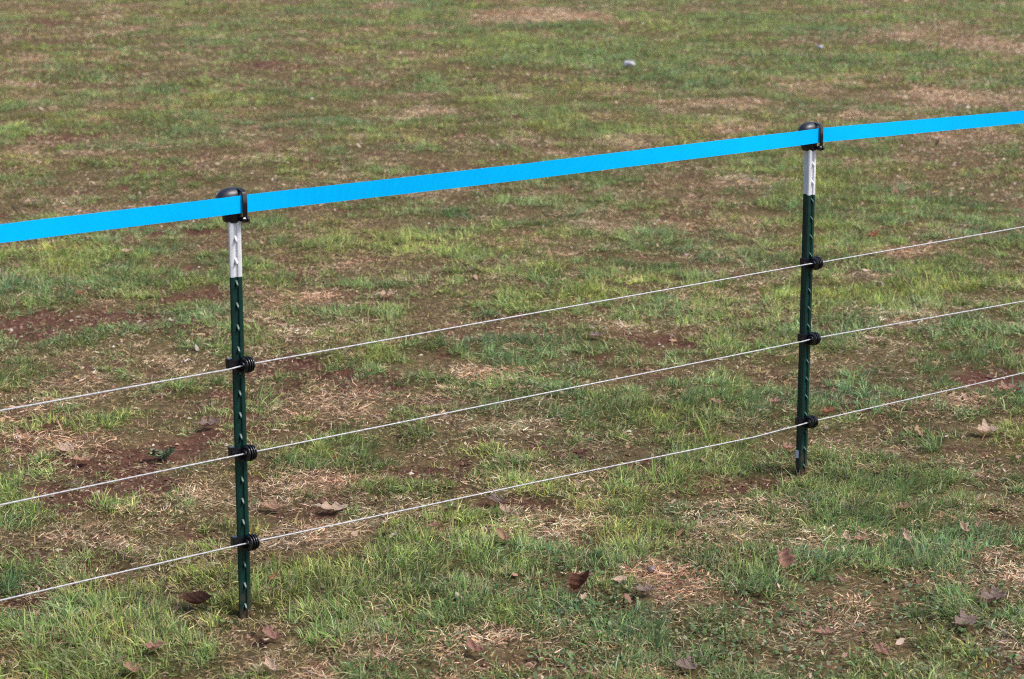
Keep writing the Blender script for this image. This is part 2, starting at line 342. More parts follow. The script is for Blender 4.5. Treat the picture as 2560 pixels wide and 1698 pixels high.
# ------------------------------------------------------------------ where the fallen leaves lie: spot, width, colour, shape, label, turn, curl, fold
LEAVES = [
 (770,1172,58,'pale','oak','large pale tan oak leaf on bare soil right of the nearer post',8,.3,.15),
 (628,1167,48,'tan','oak','thin tan oak leaf on soil, closest to the nearer post',-12,.4,.3),
 (1333,1358,56,'brown','plain','dark reddish brown cupped leaf low in the middle',40,1.6,.9,(.5,.1)),
 (1347,1386,26,'pale','oak','small pale leaf just below the dark cupped leaf',70,.4,.3),
 (1095,1508,42,'pink','plain','pinkish brown ribbed leaf alone near the bottom middle',-35,.9,.4,(.5,.2)),
 (632,1332,24,'orange','plain','small orange tan leaf in green grass beside the nearer post',60,.8,.4,(.5,.1)),
 (455,1394,62,'brown','plain','dark brown curled leaf left of the foot of the nearer post',5,.8,.7,(.35,.1)),
 (628,1472,54,'pink','oak','pinkish oak leaf right below the foot of the nearer post',-40,.6,.4),
 (356,1500,42,'pink','oak','brownish pink leaf in the lower left turf',20,.7,.4),
 (1810,1312,46,'pink','star','ragged pinkish leaf standing up below the farther post',80,.9,.5,(.7,.1),.03),
 (2225,1222,32,'pale','oak','pale narrow leaf leaning in grass near the right edge',-60,.7,.6,(.5,.1),.03),
 (2093,1246,30,'pale','oak','pale forked leaf left of the narrow leaning one',-75,.7,.4,(.5,.1),.03),
 (1988,1240,30,'tan','oak','tan leaf, right one of the close pair below the farther post',10,.6,.4),
 (1955,1236,24,'pale','plain','slim pale leaf, left one of the close pair below the farther post',-70,.6,.4,(.4,0)),
 (1583,1536,46,'grey','star','greyish star-shaped leaf at the bottom edge right of middle',-20,.4,.2),
 (1165,1180,32,'pale','oak','pale lobed leaf on soil just under the lowest wire',-50,.5,.3,(.4,.1)),
 (1147,1146,44,'grey','oak','dark greyish leaf touching the lowest wire in view',-10,.6,.4),
 (1162,1250,44,'tan','oak','tan leaf at the left end of the pinkish straw clump',-50,.7,.4,(.4,.1)),
 (1003,1232,22,'pink','plain','small dark-shadowed leaf at the top of a green patch',30,.9,.6,(.4,.1),.03),
 (1912,946,34,'orange','oak','orange brown leaf beside the farther post, above its lowest insulator',25,.6,.4),
 (1824,1026,34,'pink','oak','reddish leaf left of the foot of the farther post',20,.7,.4),
 (2088,1166,32,'pink','oak','pinkish leaf on dark soil right of the farther post foot',40,.7,.5),
 (2290,1376,54,'grey','star','purplish grey leaf at the right edge above a pale one',15,.6,.3),
 (2228,1432,54,'grey','star','pale greyish torn leaf low at the right',30,.4,.2),
 (1490,1370,44,'grey','oak','greyish flat leaf on straw right of the dark cupped leaf',15,.4,.2),
 (1432,1346,32,'pale','plain','pale flat leaf between the dark cupped leaf and the straw',25,.3,.2),
 (1945,1336,24,'pink','oak','small pinkish leaf right of the ragged upright leaf',-30,.6,.4,(.4,.1)),
 (2278,996,44,'pale','star','pale starry leaf near the right edge under the lowest wire',10,.5,.3),
 (2322,900,44,'pink','oak','pinkish leaf at the right edge just above the lowest wire',20,.5,.3),
 (150,1036,42,'pale','star','pale starry leaf in straw near the left edge',-25,.4,.2),
 (192,1058,44,'tan','oak','tan leaf just below the pale starry leaf at left',15,.5,.3),
 (481,978,50,'grey','oak','greyish purple leaf left of the nearer post above the middle wire',25,.6,.4),
 (306,1552,46,'tan','oak','tan leaf cut by the bottom edge at the lower left',-30,.6,.4),
 (626,1549,44,'pale','oak','pale leaf at the bottom edge below the nearer post',-55,.5,.4,(.4,.1)),
 (425,216,22,'pink','oak','small pinkish leaf far off in the upper left',-40,.6,.4,(.4,.1)),
 (68,468,22,'pale','oak','small pale leaf just above the tape at the left edge',10,.5,.4),
 (184,497,20,'pink','oak','small pink leaf touching the top of the tape at left',-30,.5,.4,(.4,.1)),
 (2015,545,28,'orange','oak','reddish brown leaf above the top wire right of the farther post',35,.8,.4,(.4,.1)),
 (2010,779,28,'pale','plain','pale rounded leaf just below the middle wire at right',-10,.5,.3),
 (1376,771,32,'grey','oak','greyish pale leaf between top and middle wires in mid span',20,.5,.3),
 (893,680,38,'pale','oak','pale tan leaf above the top wire in mid span',15,.7,.4),
 (1490,1062,16,'red','plain','tiny bright red leaf touching the lowest wire',10,.8,.4,(.4,.1)),
 (891,1550,14,'red','plain','tiny orange red leaf at the bottom edge',30,.8,.4,(.4,.1)),
 (775,1056,14,'red','plain','tiny reddish leaf in the bright green patch by the middle wire',50,.8,.4,(.4,.1)),
 (1904,1456,42,'pink','oak','pinkish leaf on the straw clump low at right',10,.5,.3),
 (2037,1491,46,'pink','oak','tan pink leaf at the lower right of the straw clump',-40,.6,.4),
 (1655,931,28,'tan','oak','tan leaf between the middle and lowest wires left of the farther post',-20,.5,.3),
 (1790,925,26,'pink','oak','pinkish leaf close left of the farther post between two wires',20,.5,.3),
 (1272,1208,24,'brown','oak','brown leaf at the upper left rim of the pinkish straw clump',40,.6,.4,(.4,.1)),
 (295,587,26,'pale','plain','pale rounded leaf in green grass below the tape at left',30,.6,.4),
 (187,680,20,'orange','plain','small orange brown leaf left of the nearer post in green grass',10,.6,.4),
 (1340,1040,34,'brown','oak','dark brown leaf on soil in mid span below the middle wire',20,.6,.4),
 (2350,905,20,'brown','plain','small dark leaf cut by the right edge',20,.6,.4),
]

LEAF_SPOTS = []
for a in LEAVES:
    lx, ly = ground_at(a[0], a[1], 0.02)
    LEAF_SPOTS.append((float(lx), float(ly), a[2] * (2560 / 2364) * math.hypot(float(ly), 1.8) / CAM_F * 1.12))
def under_leaf(x, y):
    """blades pressed flat under a leaf"""
    m = np.zeros(len(x), bool)
    for lx, ly, sz in LEAF_SPOTS:
        r = 0.40 * sz
        m |= (np.abs(x - lx) < r) & (y - ly < r) & (y - ly > -r - 0.05)
    return m

# ------------------------------------------------------------------ blades
def blade_mesh(root, L, W, az, lean, bend, phi, c0, c1, seg):
    """ribbon blades: seg segments ending in a point; returns verts, tri list, colours"""
    n = len(L); d = np.c_[np.cos(az), np.sin(az), np.zeros(n)]; side = np.c_[-np.sin(az), np.cos(az), np.zeros(n)]
    p = root.copy(); V = []; C = []
    for k in range(seg + 1):
        t = k / seg
        th = np.minimum(lean + bend * t, 2.15)
        tang = d * np.sin(th)[:, None] + np.array([0, 0, 1.0])[None] * np.cos(th)[:, None]
        nor = np.cross(tang, side)
        w = side * np.cos(phi)[:, None] + nor * np.sin(phi)[:, None]
        hw = (W * 0.5 * (1 - t ** 1.8) * (0.75 if k == 0 else 1))[:, None]
        cc = c0 * (1 - t) + c1 * t
        if k < seg:
            V += [p - w * hw, p + w * hw]; C += [cc, cc]
            p = p + tang * (L / seg)[:, None]
            p[:, 2] = np.maximum(p[:, 2], root[:, 2] + 0.003)
        else:
            V.append(p); C.append(cc)
    m = 2 * seg + 1
    V = np.stack(V, 1).reshape(-1, 3); C = np.stack(C, 1).reshape(-1, 3)
    tri = []
    for k in range(seg - 1):
        a = 2 * k; tri += [(a, a + 1, a + 3), (a, a + 3, a + 2)]
    a = 2 * (seg - 1); tri.append((a, a + 1, a + 2))
    T = (np.array(tri)[None] + (np.arange(n) * m)[:, None, None]).reshape(-1, 3)
    return V, T, C

def make_tri_object(name, chunks, mat, label, cat):
    off = 0; Vs = []; Ts = []; Cs = []
    for V, T, C in chunks:
        Vs.append(V); Ts.append(T + off); Cs.append(C); off += len(V)
    V = np.concatenate(Vs); T = np.concatenate(Ts); C = np.concatenate(Cs)
    me = bpy.data.meshes.new(name)
    me.vertices.add(len(V)); me.vertices.foreach_set('co', V.ravel().astype(np.float32))
    me.loops.add(T.size); me.loops.foreach_set('vertex_index', T.ravel().astype(np.int32))
    me.polygons.add(len(T)); me.polygons.foreach_set('loop_start', (np.arange(len(T)) * 3).astype(np.int32))
    me.update(calc_edges=True)
    a = me.color_attributes.new('Col', 'FLOAT_COLOR', 'POINT')
    a.data.foreach_set('color', np.c_[np.clip(C, 0, 1), np.ones(len(C))].ravel().astype(np.float32))
    me.materials.append(mat)
    o = link(name, me); tag(o, label, cat, kind='stuff')
    print(name, 'tris', len(T))
    return o

def scatter(y0, y1, n):
    """n spots spread evenly over the strip y0..y1, as wide as a wandering viewer could see"""
    y = np.sqrt(rng.random(n) * (y1 ** 2 - y0 ** 2) + y0 ** 2) if False else y0 + (y1 - y0) * rng.random(n)
    hw = y * 0.242 + 0.60
    keep = rng.random(n) < hw / (y1 * 0.242 + 0.60)
    y = y[keep]; hw = hw[keep]
    return (rng.random(len(y)) * 2 - 1) * hw, y

def pick(palette, n, jitter=0.18):
    P = np.array(palette); i = rng.integers(0, len(P), n)
    c = P[i] * (1 + jitter * rng.standard_normal((n, 1)))
    return np.clip(c * (1 + 0.06 * rng.standard_normal((n, 3))), 0.005, 1)

GREENS = [(0.115, 0.205, 0.044), (0.150, 0.245, 0.055), (0.105, 0.190, 0.055), (0.195, 0.260, 0.068), (0.125, 0.215, 0.082), (0.27, 0.30, 0.105), (0.065, 0.130, 0.034), (0.25, 0.32, 0.15)]
OLIVES = [(0.22, 0.215, 0.072), (0.29, 0.270, 0.110), (0.160, 0.160, 0.058), (0.35, 0.29, 0.140), (0.22, 0.225, 0.110), (0.115, 0.110, 0.042)]
STRAWS = [(0.43, 0.32, 0.18), (0.34, 0.235, 0.135), (0.55, 0.43, 0.27), (0.38, 0.33, 0.21), (0.26, 0.155, 0.095), (0.47, 0.34, 0.22), (0.22, 0.17, 0.105), (0.64, 0.55, 0.41), (0.16, 0.10, 0.065), (0.58, 0.47, 0.34)]

def grass_chunks(y0, y1, per_m2, seg, wmul, tuft, lmul=1.0):
    """green blades growing in tufts"""
    hw1 = y1 * 0.242 + 0.60
    nt = int(per_m2 * (y1 - y0) * 2 * hw1 / tuft)
    x, y = scatter(y0, y1, nt)
    gd, sd, bd = fields(x, y)
    foot = np.minimum(np.hypot(x + 0.645, y - 5.11), np.hypot(x - 0.872, y - 6.37))
    gd = gd * np.clip(foot / 0.09, 0.15, 1)
    keep = rng.random(len(x)) < np.clip(gd * 1.0, 0, 1) * (1 - 0.75 * np.clip(bd * 1.4, 0, 1))
    keep &= ~under_leaf(x, y)
    x, y, gd = x[keep], y[keep], gd[keep]
    lush = np.clip((gd - 0.45) / 0.6, 0, 1)
    lie_az = fbm(x, y, 0.5, 2, 501) * 6.0; hue = fbm(x, y, 0.6, 3, 521); hue2 = fbm(x, y, 0.16, 2, 541)
    nb = np.maximum(2, (tuft * (0.5 + rng.random(len(x)) + 0.5 * lush))).astype(int)
    idx = np.repeat(np.arange(len(x)), nb); n = len(idx)
    r = np.abs(rng.standard_normal(n)) * (0.006 + 0.012 * rng.random(len(x))[idx]); a = rng.random(n) * 2 * math.pi
    rx = x[idx] + r * np.cos(a); ry = y[idx] + r * np.sin(a)
    rz = height(rx, ry) - 0.004 + 0.010 * np.clip(gd[idx] - 0.4, 0, 1)
    lu = lush[idx]
    tl = np.exp(0.22 * rng.standard_normal(len(x)))[idx]
    L = (0.017 + 0.015 * lu) * tl * np.exp(0.30 * rng.standard_normal(n)) * lmul
    W = (0.0022 + 0.0016 * rng.random(n)) * wmul
    az = np.arctan2(np.sin(a) + 0.8 * np.sin(lie_az[idx]) + 0.6 * rng.standard_normal(n), np.cos(a) + 0.8 * np.cos(lie_az[idx]) + 0.6 * rng.standard_normal(n))
    lean = np.abs(0.85 + 0.42 * rng.standard_normal(n)) - 0.18 * lu
    bend = 0.75 + 0.65 * rng.standard_normal(n)
    phi = 0.8 * rng.standard_normal(n)
    c = pick(GREENS, n); oc = pick(OLIVES, n)
    f = np.clip(0.58 + 0.16 * np.clip((y[idx] - 8.5) / 7, 0, 1) - 0.80 * lu - 0.40 * hue[idx] + 0.25 * rng.standard_normal(n), 0, 1)[:, None]
    c = c * (1 - f) + oc * f
    blue = np.clip(0.9 * hue2[idx] + 0.5 * hue[idx], -0.6, 0.6)[:, None]
    c = c * (1 + blue * np.array([[-0.18, -0.02, 0.26]]))
    yel = np.clip(1.3 * fbm(x, y, 0.75, 3, 561)[idx] + 0.5 * fbm(x, y, 0.2, 2, 571)[idx], -0.6, 0.8)[:, None]
    c = c * (1.42 + yel * np.array([[0.50, 0.28, -0.02]]))
    c = c * np.exp(0.50 * fbm(x, y, 0.07, 2, 581) + 0.30 * fbm(x, y, 0.22, 2, 591))[idx][:, None]
    tip = c * np.array([[1.30, 1.15, 1.05]]) + 0.02
    dry = (rng.random(n) < 0.20)[:, None]
    c = np.where((rng.random(n) < 0.10)[:, None], pick(STRAWS, n) * 0.9, c)
    tip = np.where(dry, pick(STRAWS, n), tip)
    return blade_mesh(np.c_[rx, ry, rz], L, W, az, lean, bend, phi, c, tip, seg)

def straw_chunks(y0, y1, per_m2, seg, wmul, lmul=1.0):
    """dead blades lying flat or tangled"""
    hw1 = y1 * 0.242 + 0.60
    n0 = int(per_m2 * (y1 - y0) * 2 * hw1)
    x, y = scatter(y0, y1, n0)
    gd, sd, bd = fields(x, y)
    keep = rng.random(len(x)) < np.clip(sd * 0.85, 0, 1) * (1 - 0.55 * np.clip(bd * 1.3, 0, 1))
    keep &= ~(under_leaf(x, y) & (rng.random(len(x)) < 0.85))
    x, y, sd = x[keep], y[keep], sd[keep]; n = len(x)
    strong = np.clip((sd - 0.6) / 0.6, 0, 1)
    gx = fbm(x, y, 0.10, 2, 601); hue = fbm(x, y, 0.45, 3, 621)
    z = height(x, y) + 0.001 + 0.012 * rng.random(n) * (0.5 + strong) + 0.006 * np.clip(gd[keep] - 0.3, 0, 1)
    L = (0.015 + 0.013 * strong) * np.exp(0.4 * rng.standard_normal(n)) * lmul
    W = (0.0019 + 0.0016 * rng.random(n)) * wmul
    az = gx * 5 + rng.random(n) * 2 * math.pi
    lean = np.clip(1.47 + 0.18 * rng.standard_normal(n), 0.6, 1.8)
    bend = 0.8 * rng.standard_normal(n)
    phi = 0.9 * rng.standard_normal(n)
    c = pick(STRAWS, n, 0.22)
    red = np.clip(0.9 * hue, -0.5, 0.5)[:, None]
    c = c * (1 + red * np.array([[0.12, -0.10, -0.12]]))
    c = c * np.array([[1.02, 0.91, 0.91]]) * (1.0 + 0.55 * np.clip(fbm(x, y, 0.45, 3, 641), -0.6, 0.6)[:, None] + 0.24 * strong[:, None])
    c = c * np.exp(0.45 * fbm(x, y, 0.06, 2, 651))[:, None]
    f = np.clip(0.52 - 0.62 * strong + 0.25 * rng.standard_normal(n), 0, 0.8)[:, None]
    c = c * (1 - f) + pick(OLIVES, n) * f
    return blade_mesh(np.c_[x, y, z], L, W, az, lean, bend, phi, c, c * 1.06, seg)

make_tri_object('grass', [grass_chunks(4.3, 6.6, 19000, 2, 0.95, 10), grass_chunks(6.6, 11.0, 11500, 2, 1.05, 10),
                          grass_chunks(11.0, 17.0, 6600, 1, 1.6, 8, 1.0), grass_chunks(17.0, 30.0, 2750, 1, 2.65, 7, 1.15)],
                M_BLADE, 'short patchy green grass growing all over the field', 'grass')
make_tri_object('dry_grass', [straw_chunks(4.3, 6.6, 21000, 2, 1.0), straw_chunks(6.6, 11.0, 12500, 2, 1.1),
                              straw_chunks(11.0, 17.0, 6000, 1, 1.7, 1.15), straw_chunks(17.0, 30.0, 2400, 1, 2.6, 1.3)],
                M_STRAW, 'dead tan grass blades matted over the field', 'dry grass')

# crumbs of earth, leaf and stalk
def crumb_chunk(y0, y1, per_m2, smul):
    hw1 = y1 * 0.242 + 0.60
    x, y = scatter(y0, y1, int(per_m2 * (y1 - y0) * 2 * hw1))
    gd, sd, bd = fields(x, y)
    litter = np.clip((x - 0.10 * y) / (0.12 * y), 0, 1) * np.clip((y - 9) / 6, 0, 1)
    keep = rng.random(len(x)) < np.clip(0.10 + 1.2 * bd + 0.7 * litter, 0, 1)
    x, y, bd, litter = x[keep], y[keep], bd[keep], litter[keep]; n = len(x)
    s = (0.0035 + 0.004 * rng.random(n) ** 2 + 0.006 * rng.random(n) ** 6) * smul
    base = np.array([(1, 0, -.55), (-.5, .87, -.5), (-.5, -.87, -.6), (0.1, 0.05, 0.8)])
    ang = rng.random(n) * 2 * math.pi; ca, sa = np.cos(ang), np.sin(ang)
    sx = s * (0.7 + 0.9 * rng.random(n)); sz = s * (0.25 + 0.6 * rng.random(n))
    V = np.zeros((n, 4, 3))
    for k, (bx, by, bz) in enumerate(base):
        jx = bx * sx * (0.7 + 0.6 * rng.random(n)); jy = by * s * (0.7 + 0.6 * rng.random(n))
        V[:, k, 0] = x + jx * ca - jy * sa; V[:, k, 1] = y + jx * sa + jy * ca
        V[:, k, 2] = height(x, y) + 0.004 - 0.012 * bd + bz * sz
    soil = pick([(0.14, 0.08, 0.055), (0.10, 0.058, 0.042), (0.18, 0.11, 0.08)], n)
    lit = pick([(0.34, 0.22, 0.14), (0.42, 0.30, 0.21), (0.20, 0.10, 0.07), (0.30, 0.17, 0.12), (0.5, 0.42, 0.34)], n)
    k = (rng.random(n) < 0.30 + 0.6 * litter - 0.2 * np.clip(bd, 0, 1))[:, None]
    c = np.where(k, lit, soil)
    T = (np.array([(0, 1, 3), (1, 2, 3), (2, 0, 3)])[None] + (np.arange(n) * 4)[:, None, None]).reshape(-1, 3)
    return V.reshape(-1, 3), T, np.repeat(c, 4, 0)
def flake_chunk(y0, y1, per_m2, smul):
    """broken bits of dead leaf, bent and half sunk in the grass"""
    hw1 = y1 * 0.242 + 0.60
    x, y = scatter(y0, y1, int(per_m2 * (y1 - y0) * 2 * hw1))
    litter = np.clip((x - 0.06 * y) / (0.12 * y), 0, 1)
    keep = rng.random(len(x)) < np.clip(0.25 + 0.5 * litter + 0.5 * fbm(x, y, 0.6, 2, 801), 0, 1)
    x, y = x[keep], y[keep]; n = len(x)
    s = (0.006 + 0.008 * rng.random(n) ** 2) * smul; asp = 0.35 + 0.45 * rng.random(n); ang = rng.random(n) * 6.28
    z0 = height(x, y) + 0.006 + 0.012 * rng.random(n)
    tx, ty = 0.5 * rng.standard_normal(n), 0.5 * rng.standard_normal(n); cu = 0.6 * rng.random(n)
    V = np.zeros((n, 6, 3))
    for k, (bx, by, up) in enumerate([(-1, 0, .6), (-.35, .9, .5), (.45, .8, .6), (1, .1, .9), (.4, -.85, .5), (-.4, -.7, .3)]):
        lx = bx * s * (0.75 + 0.5 * rng.random(n)); ly = by * s * asp * (0.7 + 0.6 * rng.random(n))
        dx = lx * np.cos(ang) - ly * np.sin(ang); dy = lx * np.sin(ang) + ly * np.cos(ang)
        V[:, k] = np.c_[x + dx, y + dy, z0 + up * cu * s + tx * dx + ty * dy]
    c = pick([(0.42, 0.30, 0.22), (0.32, 0.20, 0.14), (0.44, 0.33, 0.25), (0.20, 0.11, 0.08), (0.30, 0.22, 0.19), (0.36, 0.21, 0.15)], n)
    T = (np.array([(0, 1, 5), (1, 2, 5), (2, 4, 5), (2, 3, 4)])[None] + (np.arange(n) * 6)[:, None, None]).reshape(-1, 3)
    return V.reshape(-1, 3), T, np.repeat(c, 6, 0)
make_tri_object('soil_and_leaf_crumbs', [flake_chunk(4.2, 9, 95, 0.9), flake_chunk(9, 30, 30, 1.3), crumb_chunk(4.2, 8, 2500, 1.0), crumb_chunk(8, 14, 900, 1.5), crumb_chunk(14, 30, 260, 2.6)],
                M_CRUMB, 'crumbs of brown earth and broken leaves strewn over the turf', 'leaf litter')

# small round-leaved ground cover, mostly in the near foreground
def clover_chunk(y0, y1, per_m2):
    hw1 = y1 * 0.242 + 0.60
    x, y = scatter(y0, y1, int(per_m2 * (y1 - y0) * 2 * hw1))
    near = np.clip((5.75 - y) / 0.5, 0, 1) * np.clip((x + 0.35) / 0.5, 0, 1)
    p = np.clip(0.03 + 0.75 * near + 0.35 * (fbm(x, y, 0.45, 2, 701) > 0.32), 0, 1) * np.clip(0.6 + fbm(x, y, 0.12, 2, 721), 0, 1)
    keep = rng.random(len(x)) < p; x, y = x[keep], y[keep]; n = len(x)
    r = 0.0030 + 0.0035 * rng.random(n); z = height(x, y) + 0.006 + 0.012 * rng.random(n)
    ang = rng.random(n) * 6.28; tx, ty = 0.45 * rng.standard_normal(n), 0.45 * rng.standard_normal(n)
    V = np.zeros((n, 6, 3))
    for k in range(6):
        a = ang + k * math.pi / 3; rr = r * (1.15 if k % 3 == 0 else 0.85)
        dx, dy = rr * np.cos(a), rr * np.sin(a)
        V[:, k, 0] = x + dx; V[:, k, 1] = y + dy; V[:, k, 2] = z + tx * dx + ty * dy + (0.0015 if k % 2 else 0)
    c = pick([(0.10, 0.17, 0.055), (0.13, 0.20, 0.07), (0.17, 0.23, 0.11), (0.075, 0.13, 0.045), (0.22, 0.24, 0.14)], n)
    T = (np.array([(0, 1, 2), (0, 2, 3), (0, 3, 4), (0, 4, 5)])[None] + (np.arange(n) * 6)[:, None, None]).reshape(-1, 3)
    return V.reshape(-1, 3), T, np.repeat(c, 6, 0)
make_tri_object('clover', [clover_chunk(4.2, 6.5, 6500), clover_chunk(6.5, 10, 1500)],
                M_BLADE, 'small round-leaved ground cover low in the foreground turf', 'clover')

# ------------------------------------------------------------------ the fence
P1 = Vector((-0.656, 5.1365, 0)); P2 = Vector((0.8637, 6.3894, 0))
AX = (P2 - P1).normalized(); NX = Vector((AX.y, -AX.x, 0)); SPAN = (P2 - P1).length
FENCE_RZ = math.atan2(AX.y, AX.x)       # local +X runs along the fence, local -Y faces the camera side
FACE = -0.0125                          # local y of the face plane

def post_section():
    """T section of a studded post, seen from above: grooved face toward -Y, stem toward +Y"""
    f = FACE
    return [(-0.0158, f + 0.0015), (-0.0138, f - 0.0015), (-0.0092, f - 0.0030), (-0.0048, f - 0.0026), (-0.0026, f + 0.0008), (0.0026, f + 0.0008),
            (0.0048, f - 0.0026), (0.0092, f - 0.0030), (0.0138, f - 0.0015), (0.0158, f + 0.0015), (0.0150, f + 0.0038), (0.0060, f + 0.0032),
            (0.0028, f + 0.0055), (0.0024, 0.0135), (0.0032, 0.0165), (-0.0032, 0.0165), (-0.0024, 0.0135), (-0.0028, f + 0.0055), (-0.0060, f + 0.0032), (-0.0150, f + 0.0038)]

def shaft_mesh(name, z0, z1, mat):
    bm = bmesh.new(); sec = post_section()
    bm_sweep(bm, [z0, z1], lambda i, z: [Vector((x, y, z)) for x, y in sec])
    bmesh.ops.recalc_face_normals(bm, faces=bm.faces)
    return mesh_from_bm(name, bm, mat, 35)

def stud_mesh(mat, name):
    """nub with a sloping top edge standing out of the groove"""
    bm = bmesh.new(); f = FACE + 0.002
    def ring(hx):
        return [Vector((hx, f, 0.0085)), Vector((hx * .7, f - 0.0115, -0.0015)), Vector((hx * .7, f - 0.0118, -0.0060)), Vector((hx, f, -0.0085))]
    a = [bm.verts.new(v) for v in ring(-0.0030)]; b = [bm.verts.new(v) for v in ring(0.0030)]
    for k in range(4): bm.faces.new((a[k], a[(k + 1) % 4], b[(k + 1) % 4], b[k]))
    bm.faces.new(a[::-1]); bm.faces.new(b)
    bmesh.ops.bevel(bm, geom=bm.edges[:], offset=0.0006, segments=1, affect='EDGES')
    bmesh.ops.recalc_face_normals(bm, faces=bm.faces)
    return mesh_from_bm(name, bm, mat, 30)

def cap_meshes():
    # sleeve over the post head
    bm = bmesh.new()
    def oval(hx, hy, z, n=28, p=2.6):
        out = []
        for k in range(n):
            t = 2 * math.pi * k / n; c, s = math.cos(t), math.sin(t)
            out.append(Vector((hx * math.copysign(abs(c) ** (2 / p), c), hy * math.copysign(abs(s) ** (2 / p), s) + 0.003, z)))
        return out
    prof = [(0.0165, 0.0175, 0.9675), (0.0185, 0.0195, 0.9685), (0.0205, 0.0210, 0.973), (0.0218, 0.0222, 0.982), (0.0222, 0.0225, 1.000), (0.0225, 0.0222, 1.024)]
    bm_sweep(bm, prof, lambda i, q: oval(*q)); bmesh.ops.recalc_face_normals(bm, faces=bm.faces)
    sleeve = mesh_from_bm('sleeve', bm, M_BLACK, 40)
    # dome: oval safety top with a turned-down rim
    bm = bmesh.new()
    prof = [(0.034, 0.019, 1.021), (0.0395, 0.0225, 1.0215), (0.0410, 0.0235, 1.0235), (0.0405, 0.0232, 1.027)]
    for k in range(1, 8):
        t = k / 8 * math.pi / 2
        prof.append((0.0400 * math.cos(t), 0.0230 * math.cos(t), 1.027 + 0.023 * math.sin(t)))
    prof.append((0.0018, 0.001, 1.0500))
    bm_sweep(bm, prof, lambda i, q: oval(*q, p=2.15)); bmesh.ops.recalc_face_normals(bm, faces=bm.faces)
    dome = mesh_from_bm('dome', bm, M_CAP, 40)
    # strap that closes over the tape, hinged on the sleeve below
    bm = bmesh.new()
    path = [(-0.006, 1.0475), (-0.019, 1.0445), (-0.0285, 1.0400), (-0.0320, 1.0340), (-0.0325, 1.010), (-0.0320, 0.986), (-0.0300, 0.980)]
    hw = 0.0062
    rings = []
    for i, (y, z) in enumerate(path):
        y0, z0 = path[max(i - 1, 0)]; y1, z1 = path[min(i + 1, len(path) - 1)]
        t = Vector((0, y1 - y0, z1 - z0)).normalized(); nrm = Vector((0, t.z, -t.y)) * 0.0016
        c = Vector((0.014, y, z)); ex = Vector((hw, 0, 0))
        rings.append([bm.verts.new(c - ex - nrm), bm.verts.new(c + ex - nrm), bm.verts.new(c + ex + nrm), bm.verts.new(c - ex + nrm)])
    for p, q in zip(rings[:-1], rings[1:]):
        for k in range(4): bm.faces.new((p[k], p[(k + 1) % 4], q[(k + 1) % 4], q[k]))
    bm.faces.new(rings[0][::-1]); bm.faces.new(rings[-1])
    bmesh.ops.recalc_face_normals(bm, faces=bm.faces)
    bmesh.ops.bevel(bm, geom=[e for e in bm.edges if e.calc_face_angle(0) > 0.8], offset=0.0006, segments=1, affect='EDGES')
    strap = mesh_from_bm('strap', bm, M_BLACK, 30)
    # hinge: two knuckles and a pin
    bm = bmesh.new()
    bm_lathe(bm, [(-0.0095, 0.0045), (-0.0085, 0.0070), (-0.0022, 0.0078), (-0.0016, 0.0045), (0.0016, 0.0045), (0.0022, 0.0078), (0.0085, 0.0070), (0.0095, 0.0045)], 18,
             Matrix.Translation((0.0165, -0.0285, 0.976)))
    bm_box(bm, Vector((0.0125, -0.0225, 0.976)), (0.011, 0.012, 0.010), 0.0012)
    bmesh.ops.recalc_face_normals(bm, faces=bm.faces)
    hinge = mesh_from_bm('hinge', bm, M_BLACK, 35)
    return sleeve, dome, strap, hinge

